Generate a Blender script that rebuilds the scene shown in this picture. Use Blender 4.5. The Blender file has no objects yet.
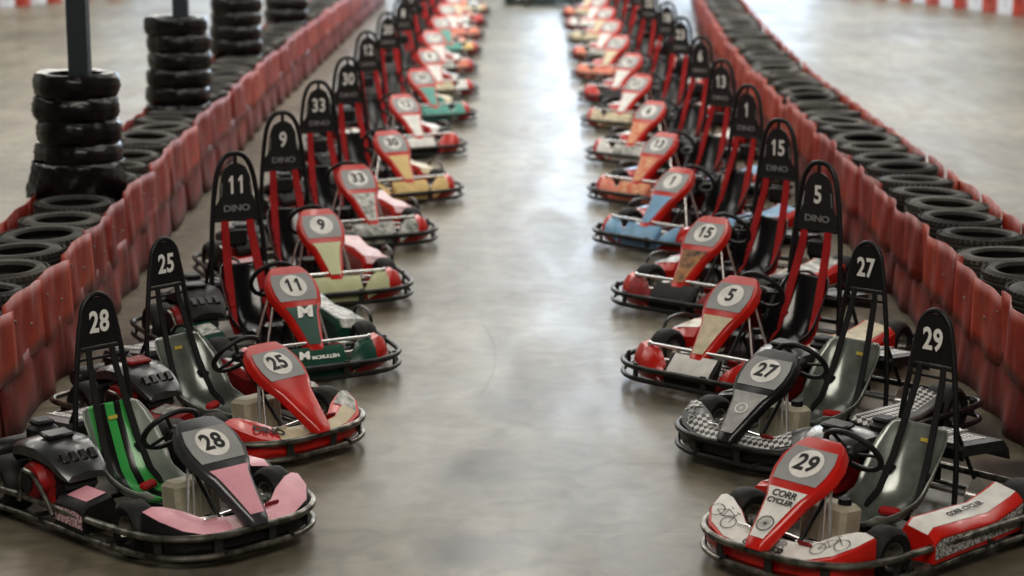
import bpy, math, random
from mathutils import Vector, Matrix, Euler
random.seed(7)
scn = bpy.context.scene
COL = scn.collection
R = math.radians

# ------------------------------------------------------------------ materials
def mat(name, col, rough=.5, metal=0., coat=0., var=0., vscale=8., bump=0., bscale=60., col2=None, spec=None, trans=0.):
    m = bpy.data.materials.new(name); m.use_nodes = True
    nt = m.node_tree; b = nt.nodes['Principled BSDF']
    b.inputs['Base Color'].default_value = (*col, 1); b.inputs['Roughness'].default_value = rough
    b.inputs['Metallic'].default_value = metal; b.inputs['Coat Weight'].default_value = coat
    b.inputs['Coat Roughness'].default_value = .12
    if trans: b.inputs['Transmission Weight'].default_value = trans
    if spec is not None: b.inputs['Specular IOR Level'].default_value = spec
    tc = nt.nodes.new('ShaderNodeTexCoord')
    if var > 0:
        n = nt.nodes.new('ShaderNodeTexNoise'); n.inputs['Scale'].default_value = vscale; n.inputs['Detail'].default_value = 6
        nt.links.new(tc.outputs['Object'], n.inputs['Vector'])
        cr = nt.nodes.new('ShaderNodeValToRGB')
        cr.color_ramp.elements[0].position = .35; cr.color_ramp.elements[1].position = .65
        c2 = col2 if col2 else tuple(c*(1-var) for c in col)
        cr.color_ramp.elements[0].color = (*c2, 1); cr.color_ramp.elements[1].color = (*col, 1)
        nt.links.new(n.outputs['Fac'], cr.inputs['Fac']); nt.links.new(cr.outputs['Color'], b.inputs['Base Color'])
        mr = nt.nodes.new('ShaderNodeMapRange'); mr.inputs['To Min'].default_value = min(1, rough*1.35); mr.inputs['To Max'].default_value = rough*.8
        nt.links.new(n.outputs['Fac'], mr.inputs['Value']); nt.links.new(mr.outputs['Result'], b.inputs['Roughness'])
    if bump > 0:
        n2 = nt.nodes.new('ShaderNodeTexNoise'); n2.inputs['Scale'].default_value = bscale
        nt.links.new(tc.outputs['Object'], n2.inputs['Vector'])
        bp = nt.nodes.new('ShaderNodeBump'); bp.inputs['Strength'].default_value = bump; bp.inputs['Distance'].default_value = .01
        nt.links.new(n2.outputs['Fac'], bp.inputs['Height']); nt.links.new(bp.outputs['Normal'], b.inputs['Normal'])
    return m

RED = (.62, .022, .014)
C = dict(
 red=mat('gloss_red', RED, .28, coat=.5, var=.25, vscale=5),
 black=mat('gloss_black', (.012, .012, .013), .32, coat=.3, var=.3),
 satin=mat('satin_black', (.016, .016, .017), .45, var=.4, vscale=20),
 rubber=mat('rubber', (.018, .017, .016), .62, var=.35, vscale=14),
 steel=mat('worn_steel', (.36, .35, .31), .34, metal=.9, var=.8, vscale=14),
 wornblack=mat('worn_black_paint', (.05, .05, .048), .32, metal=.3, var=.6, vscale=12),
 chrome=mat('chrome', (.80, .80, .78), .24, metal=.75),
 alu=mat('aluminium', (.42, .41, .38), .42, metal=.7, var=.4, vscale=10),
 grey=mat('plate_grey', (.33, .335, .335), .4, var=.15),
 gunmetal=mat('gunmetal', (.10, .105, .11), .28, metal=.5, coat=.4, var=.25),
 white=mat('sticker_white', (.80, .79, .75), .4, var=.18, vscale=12),
 digitwhite=mat('digit_white', (.85, .85, .82), .5),
 digitgrey=mat('digit_grey', (.30, .30, .30), .5),
 digitblack=mat('digit_black', (.012, .012, .012), .5),
 pink=mat('pink', (.80, .40, .47), .38, coat=.2, var=.15),
 palepink=mat('pale_pink', (.75, .52, .54), .4, var=.3, vscale=30),
 green=mat('dark_green', (.012, .085, .055), .35, coat=.2, var=.3),
 palegreen=mat('pale_lime', (.58, .60, .36), .4, var=.15),
 cream=mat('cream', (.66, .58, .40), .4, var=.25, vscale=14),
 yellow=mat('cream_yellow', (.72, .52, .22), .4, var=.2),
 teal=mat('teal', (.12, .38, .32), .4, var=.25),
 sky=mat('light_blue', (.22, .42, .62), .35, coat=.2, var=.25),
 orange=mat('orange_red', (.60, .13, .05), .4, var=.45, vscale=16, col2=(.66, .40, .22)),
 flame=mat('flame_print', (.55, .24, .06), .4, var=.8, vscale=11, col2=(.03, .018, .012)),
 camo=mat('worn_white_print', (.62, .62, .58), .4, var=.7, vscale=22, col2=(.16, .17, .15)),
 salmon=mat('salmon', (.75, .27, .18), .4, var=.25),
 silverprint=mat('silver_print', (.42, .42, .41), .35, metal=.2, var=.3, vscale=20),
 belt=mat('belt_red', (.42, .012, .014), .7, var=.2),
 beltblack=mat('belt_black', (.012, .012, .012), .75),
 tank=mat('tank_beige', (.56, .52, .40), .45, var=.3, vscale=9),
 seatgrey=mat('seat_grey', (.30, .33, .30), .24, metal=.35, coat=.6, var=.5, vscale=5),
 seatblack=mat('seat_black', (.014, .014, .016), .2, coat=.6, var=.3),
 engred=mat('engine_red', (.30, .012, .012), .45, var=.5, vscale=18),
 rim=mat('rim_alu', (.42, .40, .36), .35, metal=.8, var=.4),
 blue=mat('blue_plastic', (.02, .05, .25), .4),
 yel=mat('sticker_yellow', (.6, .5, .1), .5),
)
C['blue2'] = C['sky']
def pattern_mat(name, a, b, kind, scale):
    m = mat(name, a, .4); nt = m.node_tree; bs = nt.nodes['Principled BSDF']
    tc = nt.nodes.new('ShaderNodeTexCoord'); mp = nt.nodes.new('ShaderNodeMapping')
    mp.inputs['Rotation'].default_value = (0, 0, R(45) if kind == 'check' else 0)
    nt.links.new(tc.outputs['Object'], mp.inputs['Vector'])
    if kind == 'check':
        t = nt.nodes.new('ShaderNodeTexChecker'); t.inputs['Scale'].default_value = scale
        t.inputs['Color1'].default_value = (*a, 1); t.inputs['Color2'].default_value = (*b, 1)
        sx = nt.nodes.new('ShaderNodeSeparateXYZ'); cx = nt.nodes.new('ShaderNodeCombineXYZ')
        nt.links.new(mp.outputs['Vector'], sx.inputs[0]); nt.links.new(sx.outputs[0], cx.inputs[0]); nt.links.new(sx.outputs[1], cx.inputs[1])
        cx.inputs[2].default_value = .001
        nt.links.new(cx.outputs[0], t.inputs['Vector']); nt.links.new(t.outputs['Color'], bs.inputs['Base Color'])
    elif kind == 'scribble':
        t = nt.nodes.new('ShaderNodeTexNoise'); t.inputs['Scale'].default_value = scale; t.inputs['Detail'].default_value = 2
        cr = nt.nodes.new('ShaderNodeValToRGB'); e = cr.color_ramp.elements
        e[0].position = .47; e[1].position = .5; e[0].color = (*b, 1); e[1].color = (*a, 1)
        nt.links.new(mp.outputs['Vector'], t.inputs['Vector']); nt.links.new(t.outputs['Fac'], cr.inputs['Fac']); nt.links.new(cr.outputs['Color'], bs.inputs['Base Color'])
    elif kind == 'stripes':     # seat stripes across y
        sx = nt.nodes.new('ShaderNodeSeparateXYZ'); nt.links.new(tc.outputs['Object'], sx.inputs[0])
        mr = nt.nodes.new('ShaderNodeMapRange'); mr.inputs['From Min'].default_value = -.2; mr.inputs['From Max'].default_value = .2
        nt.links.new(sx.outputs[1], mr.inputs['Value'])
        cr = nt.nodes.new('ShaderNodeValToRGB'); cr.color_ramp.interpolation = 'CONSTANT'; e = cr.color_ramp.elements
        e[0].position = 0; e[0].color = (*b, 1); e[1].position = .22; e[1].color = (*a, 1)
        for p, c in ((.36, (.012, .012, .012)), (.48, a), (.60, (.012, .012, .012)), (.68, a), (.80, b)):
            k = e.new(p); k.color = (*c, 1)
        nt.links.new(mr.outputs['Result'], cr.inputs['Fac']); nt.links.new(cr.outputs['Color'], bs.inputs['Base Color'])
        bs.inputs['Roughness'].default_value = .3; bs.inputs['Coat Weight'].default_value = .4
    return m
C['check'] = pattern_mat('silver_check_print', (.55, .55, .53), (.03, .03, .03), 'check', 42)
C['scribble'] = pattern_mat('lettered_print', (.62, .62, .60), (.10, .10, .10), 'scribble', 110)
C['pinkbrick'] = pattern_mat('pink_brick_print', (.75, .55, .58), (.30, .16, .20), 'scribble', 60)
C['stripeseat'] = pattern_mat('green_striped_seat', (.07, .42, .11), (.28, .31, .28), 'stripes', 1)
C['plate']=mat('hoop_plate_dark', (.03, .031, .033), .35, coat=.2)

# ------------------------------------------------------------------ mesh builder
class MB:
    def __init__(s): s.v = []; s.f = []
    def add(s, vs, fs, M=None):
        o = len(s.v)
        for p in vs:
            p = Vector(p)
            s.v.append(tuple(M @ p) if M is not None else tuple(p))
        for f in fs: s.f.append(tuple(i+o for i in f))
        return s
    def box(s, c, d, rot=(0, 0, 0), bev=.0):
        x, y, z = d[0]/2, d[1]/2, d[2]/2
        M = Matrix.Translation(c) @ Euler(rot).to_matrix().to_4x4()
        b = min(bev, x*.9, y*.9, z*.9)
        if b <= 0:
            vs = [(i*x, j*y, k*z) for i in (-1, 1) for j in (-1, 1) for k in (-1, 1)]
            fs = [(0, 1, 3, 2), (4, 6, 7, 5), (0, 4, 5, 1), (2, 3, 7, 6), (0, 2, 6, 4), (1, 5, 7, 3)]
            return s.add(vs, fs, M)
        # rounded-edge box: octagonal outline with top and bottom chamfers
        def ring(xx, yy, zz, q):
            return [(xx-q, -yy, zz), (xx, -yy+q, zz), (xx, yy-q, zz), (xx-q, yy, zz), (-xx+q, yy, zz), (-xx, yy-q, zz), (-xx, -yy+q, zz), (-xx+q, -yy, zz)]
        rings = [ring(x-b, y-b, -z, b*.6), ring(x, y, -z+b, b), ring(x, y, z-b, b), ring(x-b, y-b, z, b*.6)]
        return s.loft([[M @ Vector(p) for p in r] for r in rings], closed=True, caps=True)
    def loft(s, rings, closed=True, caps=True):
        n = len(rings[0]); vs = [tuple(p) for r in rings for p in r]; fs = []
        for i in range(len(rings)-1):
            for j in range(n if closed else n-1):
                a = i*n+j; b = i*n+(j+1) % n
                fs.append((a, b, b+n, a+n))
        if caps and closed:
            fs.append(tuple(range(n-1, -1, -1))); fs.append(tuple((len(rings)-1)*n+j for j in range(n)))
        return s.add(vs, fs)
    def tube(s, pts, r, seg=8, closed=False, smooth=0):
        P = [Vector(p) for p in pts]
        if smooth:
            Q = []; n = len(P)
            for i in range(n if closed else n-1):
                p0 = P[(i-1) % n] if closed or i > 0 else P[i]*2-P[i+1]
                p1 = P[i]; p2 = P[(i+1) % n]
                p3 = P[(i+2) % n] if closed or i+2 < n else p2*2-p1
                for k in range(smooth):
                    t = k/smooth
                    Q.append(.5*((2*p1)+(-p0+p2)*t+(2*p0-5*p1+4*p2-p3)*t*t+(-p0+3*p1-3*p2+p3)*t**3))
            if not closed: Q.append(P[-1])
            P = Q
        n = len(P); rings = []; up = Vector((0, 0, 1)); prev = None
        for i in range(n):
            a = P[(i-1) % n] if closed or i > 0 else P[i]; b = P[(i+1) % n] if closed or i < n-1 else P[i]
            d = (b-a).normalized()
            if prev is None:
                u = d.cross(up)
                if u.length < .1: u = d.cross(Vector((1, 0, 0)))
            else: u = prev-d*prev.dot(d)
            u.normalize(); prev = u; w = d.cross(u)
            rr = r[i] if isinstance(r, (list, tuple)) else r
            rings.append([P[i]+(u*math.cos(2*math.pi*k/seg)+w*math.sin(2*math.pi*k/seg))*rr for k in range(seg)])
        if closed:
            rings.append(rings[0]); return s.loft(rings, True, False)
        return s.loft(rings, True, True)
    def lathe(s, prof, M=None, seg=28, closed=False):   # prof: (radius, height) around local z
        rings = []
        for k in range(seg+1):
            a = 2*math.pi*k/seg
            rings.append([Vector((r*math.cos(a), r*math.sin(a), h)) for r, h in prof])
        if M is not None: rings = [[M @ p for p in r] for r in rings]
        o = MB(); o.loft(rings, closed=closed, caps=False)
        return s.add(o.v, o.f)
    def prism(s, poly, M, t):
        n = len(poly); vs = [M @ Vector((x, y, 0)) for x, y in poly]+[M @ Vector((x, y, t)) for x, y in poly]
        fs = [tuple(range(n-1, -1, -1)), tuple(range(n, 2*n))]+[(i, (i+1) % n, n+(i+1) % n, n+i) for i in range(n)]
        return s.add(vs, fs)
    def mirror(s):
        o = MB(); o.v = [(x, -y, z) for x, y, z in s.v]; o.f = [tuple(reversed(f)) for f in s.f]; return o
    def join(s, o): return s.add(o.v, o.f)
    def mesh(s, name, smooth=True, angle=35):
        me = bpy.data.meshes.new(name); me.from_pydata(s.v, [], s.f); me.validate()
        import bmesh
        bm = bmesh.new(); bm.from_mesh(me)
        bmesh.ops.remove_doubles(bm, verts=bm.verts, dist=1e-5)
        bmesh.ops.recalc_face_normals(bm, faces=bm.faces)
        for f in bm.faces: f.smooth = smooth
        for e in bm.edges:
            if len(e.link_faces) == 2 and e.calc_face_angle(0) > R(angle): e.smooth = False
        bm.to_mesh(me); bm.free()
        return me

_tc = {}
def text_mesh(txt, size, bold=.012, shear=0.):
    k = (txt, size, bold, shear)
    if k in _tc: return _tc[k]
    cu = bpy.data.curves.new('t', 'FONT'); cu.body = txt; cu.size = size; cu.align_x = 'CENTER'; cu.align_y = 'CENTER'
    cu.offset = bold*size; cu.extrude = .0008; cu.resolution_u = 3; cu.shear = shear; cu.space_character = .95
    ob = bpy.data.objects.new('t', cu); COL.objects.link(ob)
    bpy.context.view_layer.update()
    dg = bpy.context.evaluated_depsgraph_get()
    me = bpy.data.meshes.new_from_object(ob.evaluated_get(dg))
    bpy.data.objects.remove(ob); bpy.data.curves.remove(cu)
    me.name = 'lettering'; _tc[k] = me
    return me
def number_mesh(num, size, M, bold, sx):
    z0 = text_mesh('0', size, bold); ys = [v.co.y for v in z0.vertices]; xs = [v.co.x for v in z0.vertices]
    h0, h1 = min(ys), max(ys); w = max(xs)-min(xs); adv = w*1.06; th = w*.30
    vs = []; fs = []
    for i, ch in enumerate(num):
        ox = (i-(len(num)-1)/2)*adv
        if ch == '1':
            hh = h1-h0; o = len(vs); x0 = -th*.25
            P = [(x0, h0), (x0+th, h0), (x0+th, h1), (x0+th*.25, h1), (x0-th*.75, h1-hh*.20), (x0-th*.75, h1-hh*.36), (x0, h1-hh*.27)]
            vs += [(x+ox, y, .0008) for x, y in P]; fs.append(tuple(o+k for k in range(len(P))))
        else:
            me = text_mesh(ch, size, bold); o = len(vs)
            vs += [(v.co.x+ox, v.co.y, v.co.z) for v in me.vertices]; fs += [tuple(o+k for k in p.vertices) for p in me.polygons]
    out = bpy.data.meshes.new('number'); out.from_pydata([tuple(M @ Vector((x*sx, y, z))) for x, y, z in vs], [], fs); return out
def tmesh(txt, size, M, bold=.012, shear=0., sx=1.):
    me = text_mesh(txt, size, bold, shear).copy(); me.transform(M @ Matrix.Diagonal((sx, 1, 1, 1))); return me

# ------------------------------------------------------------------ scene graph helpers
def obj(name, me, m=None, parent=None, loc=None, rot=None, solid=0):
    o = bpy.data.objects.new(name, me); COL.objects.link(o)
    if parent is not None: o.parent = parent
    if loc: o.location = loc
    if rot: o.rotation_euler = rot
    if m is not None:
        if not me.materials: me.materials.append(m)
        if me.materials[0] is not m:
            o.material_slots[0].link = 'OBJECT'; o.material_slots[0].material = m
    if solid:
        md = o.modifiers.new('shell', 'SOLIDIFY'); md.thickness = solid; md.offset = 0
    return o
def tag(o, label, cat, group=None):
    o['label'] = label; o['category'] = cat
    if group: o['group'] = group
    return o
def thing(name, label, cat, loc=(0, 0, 0), rz=0, group=None):
    o = bpy.data.objects.new(name, None); COL.objects.link(o); o.empty_display_size = .1
    o.location = loc; o.rotation_euler = (0, 0, rz); return tag(o, label, cat, group)
def struct(name, me, m):
    o = obj(name, me, m); o['kind'] = 'structure'; return o

# ------------------------------------------------------------------ kart meshes
def frame_from(origin, right, up):
    r = Vector(right).normalized(); u = Vector(up).normalized(); n = r.cross(u)
    M = Matrix((r, u, n)).transposed().to_4x4(); M.translation = Vector(origin); return M

def tyre_mb(rad, w, rimr):
    b = MB(); h = w/2
    prof = [(rimr, -h*.80), (rimr+.012, -h*.93), ((rad+rimr)/2+.008, -h), (rad-.018, -h*.90), (rad-.004, -h*.66), (rad, -h*.3), (rad, h*.3), (rad-.004, h*.66), (rad-.018, h*.90), ((rad+rimr)/2+.008, h), (rimr+.012, h*.93), (rimr, h*.80)]
    b.lathe(prof+[prof[0]], Matrix.Rotation(R(90), 4, 'X'), 32); return b
def rim_mb(rimr, w, side):
    b = MB(); h = w/2*.8
    prof = [(.0, h*.35), (.028, h*.45), (.03, h*.15), (rimr*.55, h*.05), (rimr*.8, h*.5), (rimr*.93, h*.98), (rimr+.004, h), (rimr+.004, -h), (rimr*.85, -h*.9), (rimr*.6, -.2*h), (0, -.2*h)]
    M = Matrix.Rotation(R(-90 if side > 0 else 90), 4, 'X')
    b.lathe(prof, M, 24)
    for k in range(4):
        a = R(90*k+45); b.lathe([(0, h*.28), (.006, h*.26), (.006, 0)], M @ Matrix.Translation((.042*math.cos(a), .042*math.sin(a), 0)), 8)
    return b

# front panel sections: x, z, half width
def spec(A):
    s = {}
    s['sec'] = [(.285, .605, .050), (.30, .630, .078), (.33, .634, .102), (.37, .605, .132), (.43, .555, .158), (.49, .505, .158), (.55, .455, .138), (.61, .402, .100), (.70, .323, .075), (.805, .231, .050), (.825, .195, .042)]
    if A: s['sec'] = [(x, z-.005, w*1.0) for x, z, w in s['sec']]
    return s
SEC = spec(True)['sec']
def sec_at(x):
    for a, b in zip(SEC, SEC[1:]):
        if a[0] <= x <= b[0]:
            t = (x-a[0])/(b[0]-a[0]); return tuple(p+(q-p)*t for p, q in zip(a, b))
    return SEC[-1]
def panel_mb():
    b = MB(); rings = []
    n = len(SEC)
    for i, (x, z, w) in enumerate(SEC):
        a = SEC[max(0, i-1)]; c = SEC[min(n-1, i+1)]
        t = Vector((c[0]-a[0], 0, c[1]-a[1])).normalized(); nn = Vector((-t.z, 0, t.x))
        if nn.z < 0: nn = -nn
        P = Vector((x, 0, z)); d = .05 if 1 < i < n-1 else .03
        pts = [(-w-.012, -d), (-w-.008, -.02), (-w+.004, -.005), (-w*.8, 0), (0, .0), (w*.8, 0), (w-.004, -.005), (w+.008, -.02), (w+.012, -d)]
        inn = [(q*.93, h-.006 if h > -.03 else h) for q, h in reversed(pts)]
        rings.append([P+Vector((0, q, 0))+nn*h for q, h in pts+inn])
    b.loft(rings, True, True); return b
_t = (Vector((.55, 0, .455))-Vector((.37, 0, .605))).normalized()
_n = Vector((-_t.z, 0, _t.x))
def strip_mb(x0, x1, frac0, frac1, off=.0025, n=8):
    b = MB(); rings = []
    for i in range(n+1):
        x = x0+(x1-x0)*i/n; sx, sz, w = sec_at(x); f = frac0+(frac1-frac0)*i/n
        rings.append([Vector((sx, -w*f, sz))+_n*off, Vector((sx, w*f, sz))+_n*off])
    b.loft(rings, False, False); return b
def on_panel(x, y=0, off=.005):
    sx, sz, w = sec_at(x)
    t = (Vector((.805, 0, .231))-Vector((.61, 0, .402))).normalized() if x > .57 else _t
    nn = Vector((-t.z, 0, t.x))
    return frame_from(Vector((sx, y, sz))+nn*off, (0, 1, 0), -t)
def disc_mb(r, M, seg=32):
    b = MB(); b.add([M @ Vector((r*math.cos(2*math.pi*k/seg), r*math.sin(2*math.pi*k/seg), 0)) for k in range(seg)], [tuple(range(seg))]); return b
def ring_mb(r, t, M, seg=28):
    b = MB(); vs = []
    for k in range(seg):
        a = 2*math.pi*k/seg
        vs += [M @ Vector((r*math.cos(a), r*math.sin(a), 0)), M @ Vector(((r+t)*math.cos(a), (r+t)*math.sin(a), 0))]
    b.add(vs, [(2*k, 2*k+1, (2*k+3) % (2*seg), (2*k+2) % (2*seg)) for k in range(seg)]); return b

def outline(A, e=0.):
    if A: half = [(.80, 0), (.80, .15), (.77, .27), (.69, .385), (.56, .46), (.30, .505), (-.30, .54), (-.60, .57), (-.80, .56), (-.87, .42), (-.87, 0)]
    else: half = [(.93, 0), (.93, .28), (.885, .44), (.76, .56), (.60, .60), (.25, .64), (-.30, .65), (-.60, .65), (-.80, .62), (-.89, .46), (-.89, 0)]
    half = [(x+e*(1 if x > 0 else -1)*(abs(x) > .7), y+e*(y > .3)) for x, y in half]
    return half[:-1]+[(half[-1])]+[(x, -y) for x, y in reversed(half[1:-1])]
def bumper_mb(A, z, r):
    b = MB(); b.tube([(x, y, z) for x, y in outline(A)], r, 10, True, 4); return b
def brackets_mb(A):
    b = MB(); o = outline(A); n = len(o)
    for i in range(0, n):
        x, y = o[i]; x2, y2 = o[(i+1) % n]
        a = math.atan2(y2-y, x2-x)
        mx, my = (x+x2)/2, (y+y2)/2
        b.box((mx, my, .105), (.035, .016, .10), (0, 0, a), .003)
    return b
def strip_bumper_mb(A):
    b = MB(); o = outline(A, -.012); zs = (.07, .14); n = len(o)
    # thin black plastic skirt following the tubes
    P = []
    for i in range(n):
        for k in range(3):
            t = k/3; x = o[i][0]*(1-t)+o[(i+1) % n][0]*t; y = o[i][1]*(1-t)+o[(i+1) % n][1]*t; P.append((x, y))
    P.append(P[0])
    b.loft([[Vector((x, y, zs[0])), Vector((x, y, zs[1])), Vector((x*.985, y*.985, zs[1])), Vector((x*.985, y*.985, zs[0]))] for x, y in P], True, False)
    return b

def seat_mb():
    path = [(.15, .15, .15, .06), (.08, .11, .165, .08), (-.03, .085, .175, .11), (-.15, .08, .18, .14), (-.25, .105, .185, .16), (-.32, .18, .19, .16), (-.365, .28, .195, .14), (-.40, .37, .195, .11), (-.43, .445, .185, .08), (-.445, .50, .165, .05), (-.45, .52, .135, .035)]
    b = MB(); rings = []; n = len(path)
    for i, (x, z, w, h) in enumerate(path):
        a = path[max(0, i-1)]; c = path[min(n-1, i+1)]
        t = Vector((c[0]-a[0], 0, c[1]-a[1])).normalized(); nn = Vector((-t.z, 0, t.x))
        if nn.x < 0 and i > 3: nn = -nn
        if nn.z < 0 and i <= 3: nn = -nn
        ring = []
        for k in range(-8, 9):
            s = k/8; y = w*(s if abs(s) < .9 else math.copysign(.9+(abs(s)-.9)*.6, s))
            ring.append(Vector((x, y, z))+nn*(h*abs(s)**2.6))
        rings.append(ring)
    b.loft(rings, False, False); return b

def hoop_mb(A):
    b = MB()
    if A:
        L = [(-.44, .18, .12), (-.455, .172, .30), (-.47, .15, .55), (-.485, .115, .81), (-.49, .095, .92), (-.492, .078, .99), (-.493, .042, 1.035), (-.493, 0, 1.05)]
        r = .0135
    else:
        L = [(-.46, .20, .12), (-.475, .19, .35), (-.49, .178, .62), (-.505, .158, .85), (-.51, .138, 1.01), (-.512, .112, 1.13), (-.513, .065, 1.205), (-.513, 0, 1.225)]
        r = .0165
    P = [(x, -y, z) for x, y, z in L]+[(x, y, z) for x, y, z in reversed(L[:-1])]
    b.tube(P, r, 10, False, 4)
    if A:
        b.tube([(-.483, -.115, .775), (-.483, .115, .775)], .011, 8); b.tube([(-.48, -.12, .725), (-.48, .12, .725)], .008, 8)
        for s in (1, -1): b.tube([(-.468, .14*s, .52), (-.70, .16*s, .10)], .010, 8)
    else:
        b.tube([(-.50, -.16, .80), (-.50, .16, .80)], .012, 8)
        for s in (1, -1): b.tube([(-.49, .175*s, .62), (-.76, .18*s, .10)], .012, 8)
    return b
def plate_poly(A):
    if A:
        h = [(.105, .79), (.10, .88), (.086, .965), (.060, 1.01), (.025, 1.035)]
    else:
        h = [(.155, .81), (.148, .88), (.115, .93), (.105, 1.03), (.095, 1.08), (.070, 1.135), (.03, 1.16), (.012, 1.165), (.012, 1.215)]
    return [(y, z) for y, z in h]+[(-y, z) for y, z in reversed(h)]
def hoop_x(A, z): return (-.482 if A else -.500)
def plate_mb(A):
    b = MB(); M = frame_from((hoop_x(A, 1)-.002, 0, 0), (0, 1, 0), (0, 0, 1))
    b.prism(plate_poly(A), M, .006); return b
def crest_mb(s):   # thin white edge lines on hoop plate
    b = MB(); M = frame_from((-.492, 0, 0), (0, 1, 0), (0, 0, 1))
    b.prism([(s*.102, .95), (s*.108, .95), (s*.098, 1.04), (s*.092, 1.04)][::s], M, .003)
    return b

def wheel_mb():
    M = Matrix.Translation((.115, 0, .515)) @ Matrix.Rotation(R(-54), 4, 'Y')
    b = MB(); b.tube([M @ Vector((.142*math.cos(2*math.pi*k/28), .142*math.sin(2*math.pi*k/28), 0)) for k in range(28)], .0145, 10, True)
    return b, M
def wheel_hub_mb():
    _, M = wheel_mb(); b = MB()
    for a in (90, 210, 330):
        a = R(a); b.tube([M @ Vector((.02*math.cos(a), .02*math.sin(a), -.02)), M @ Vector((.14*math.cos(a), .14*math.sin(a), 0))], .009, 8)
    b.lathe([(0, .005), (.034, .0), (.04, -.02), (.03, -.04), (0, -.04)], M, 20); return b
def column_mb():
    b = MB(); b.tube([(.14, 0, .495), (.50, 0, .12)], .011, 10); b.tube([(.49, 0, .13), (.49, 0, .06)], .018, 10); return b

def tray_mb(A):
    b = MB(); w = .27
    poly = [(-.15, -w), (.50, -w), (.72, -.20), (.74, 0), (.72, .20), (.50, w), (-.15, w)]
    b.prism(poly, Matrix.Translation((0, 0, .045)), .006); return b
def rails_mb():
    b = MB()
    for s in (1, -1):
        b.tube([(.74, .20*s, .07), (.62, .24*s, .07), (.30, .28*s, .07), (-.1, .30*s, .07), (-.5, .28*s, .09), (-.80, .26*s, .09)], .015, 8, False, 3)
        b.tube([(.40, .28*s, .07), (.36, .52*s, .09)], .012, 8); b.tube([(-.20, .30*s, .07), (-.20, .56*s, .09)], .012, 8)
        b.tube([(.74, .2*s, .07), (.81 if True else 0, .18*s, .07)], .012, 8)
        b.tube([(-.78, .26*s, .09), (-.885, .28*s, .09)], .012, 8)
    b.tube([(.36, -.28, .07), (.36, .28, .07)], .013, 8); b.tube([(-.25, -.29, .07), (-.25, .29, .07)], .013, 8)
    b.tube([(.74, -.2, .07), (.74, .2, .07)], .013, 8)
    return b
def axle_mb(x, z, h, r): b = MB(); b.tube([(x, -h, z), (x, h, z)], r, 12); return b
def steer_mb():
    b = MB()
    for s in (1, -1):
        b.tube([(.585, .02*s, .115), (.57, .325*s, .135)], .008, 8)
        b.tube([(.53, .27*s, .08), (.53, .30*s, .17)], .013, 8); b.tube([(.53, .285*s, .14), (.53, .40*s, .13)], .010, 8)
        b.box((.55, .30*s, .14), (.07, .018, .03), bev=.004)
        b.tube([(.57, .325*s, .125), (.57, .325*s, .15)], .011, 8)
    b.box((.585, 0, .11), (.05, .07, .012), bev=.003)
    return b
def calipers_mb():
    b = MB()
    b.lathe([(.02, 0), (.055, .0), (.07, .004), (.055, .008), (.02, .008)], Matrix.Translation((.47, -.19, .12)) @ Matrix.Rotation(R(90), 4, 'X'), 20)
    b.box((.63, .13, .085), (.12, .035, .04), bev=.006); b.lathe([(0, .05), (.016, .045), (.018, 0)], Matrix.Translation((.60, .13, .10)), 12)
    b.tube([(.69, .13, .085), (.76, .14, .12)], .005, 6); b.tube([(.55, .16, .09), (.2, .25, .08), (-.4, .25, .1)], .004, 6, False, 3)
    b.box((.66, -.12, .08), (.10, .02, .03), bev=.004)
    b.tube([(.62, -.15, .08), (.3, -.24, .075), (-.2, -.27, .1)], .004, 6, False, 3)
    return b
def pedal_mb(s):
    b = MB(); b.tube([(.62, .17*s, .07), (.66, .17*s, .18)], .008, 8); b.box((.665, .17*s, .18), (.012, .075, .05), (0, R(20), 0), .004)
    b.tube([(.62, .12*s, .07), (.62, .21*s, .07)], .009, 8); return b
def struts_mb(A, s):
    b = MB()
    if 1:
        if A:
            b.tube([(.43, .115*s, .53), (.56, .22*s, .13)], .0085, 8); b.tube([(.44, .105*s, .52), (.58, .19*s, .12)], .005, 8)
        else:
            b.tube([(.42, .13*s, .54), (.34, .24*s, .09)], .008, 8); b.tube([(.45, .12*s, .50), (.52, .22*s, .09)], .008, 8)
    return b
def tank_mb():
    b = MB(); b.box((.27, 0, .175), (.15, .25, .21), (0, R(-6), 0), .022)
    for k in (-.06, 0, .06): b.box((.347, k, .175), (.008, .012, .17), (0, R(-6), 0), .003)
    return b
def cap_mb(): b = MB(); b.lathe([(0, .03), (.03, .03), (.032, .0)], Matrix.Translation((.26, .07, .28)), 16); return b

# front fairing of the small karts
_NP0 = [(-1., .66, .505, .255, .655, .385, .265), (-.8, .76, .475, .225, .67, .35, .255), (-.6, .845, .40, .185, .695, .29, .235), (-.42, .89, .27, .15, .74, .22, .20), (-.2, .905, .12, .14, .765, .11, .185), (0, .91, 0, .138, .77, 0, .182)]
NP = [(a, ox-.138, oy*.86, oz*.95, ix-.115, iy*.88, iz*.95) for a, ox, oy, oz, ix, iy, iz in _NP0]
def nose_rings():
    L = [(a[1], -a[2], a[3], a[4], -a[5], a[6]) for a in NP]; return L+[(a[0], -a[1], a[2], a[3], -a[4], a[5]) for a in reversed(L[:-1])]
def nose_mb():
    b = MB(); rings = []
    for ox, oy, oz, ix, iy, iz in nose_rings():
        O = Vector((ox, oy, oz)); I = Vector((ix, iy, iz)); m = (O+I)/2+Vector((0, 0, .012))
        rings.append([Vector((ox*.985, oy*.97, .055)), Vector((ox+.008, oy*1.02, oz*.6)), O, m, I, I-Vector((0, 0, .02)), m-Vector((0, 0, .03)), Vector((ox*.97, oy*.94, .06))])
    b.loft(rings, True, True); return b
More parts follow.
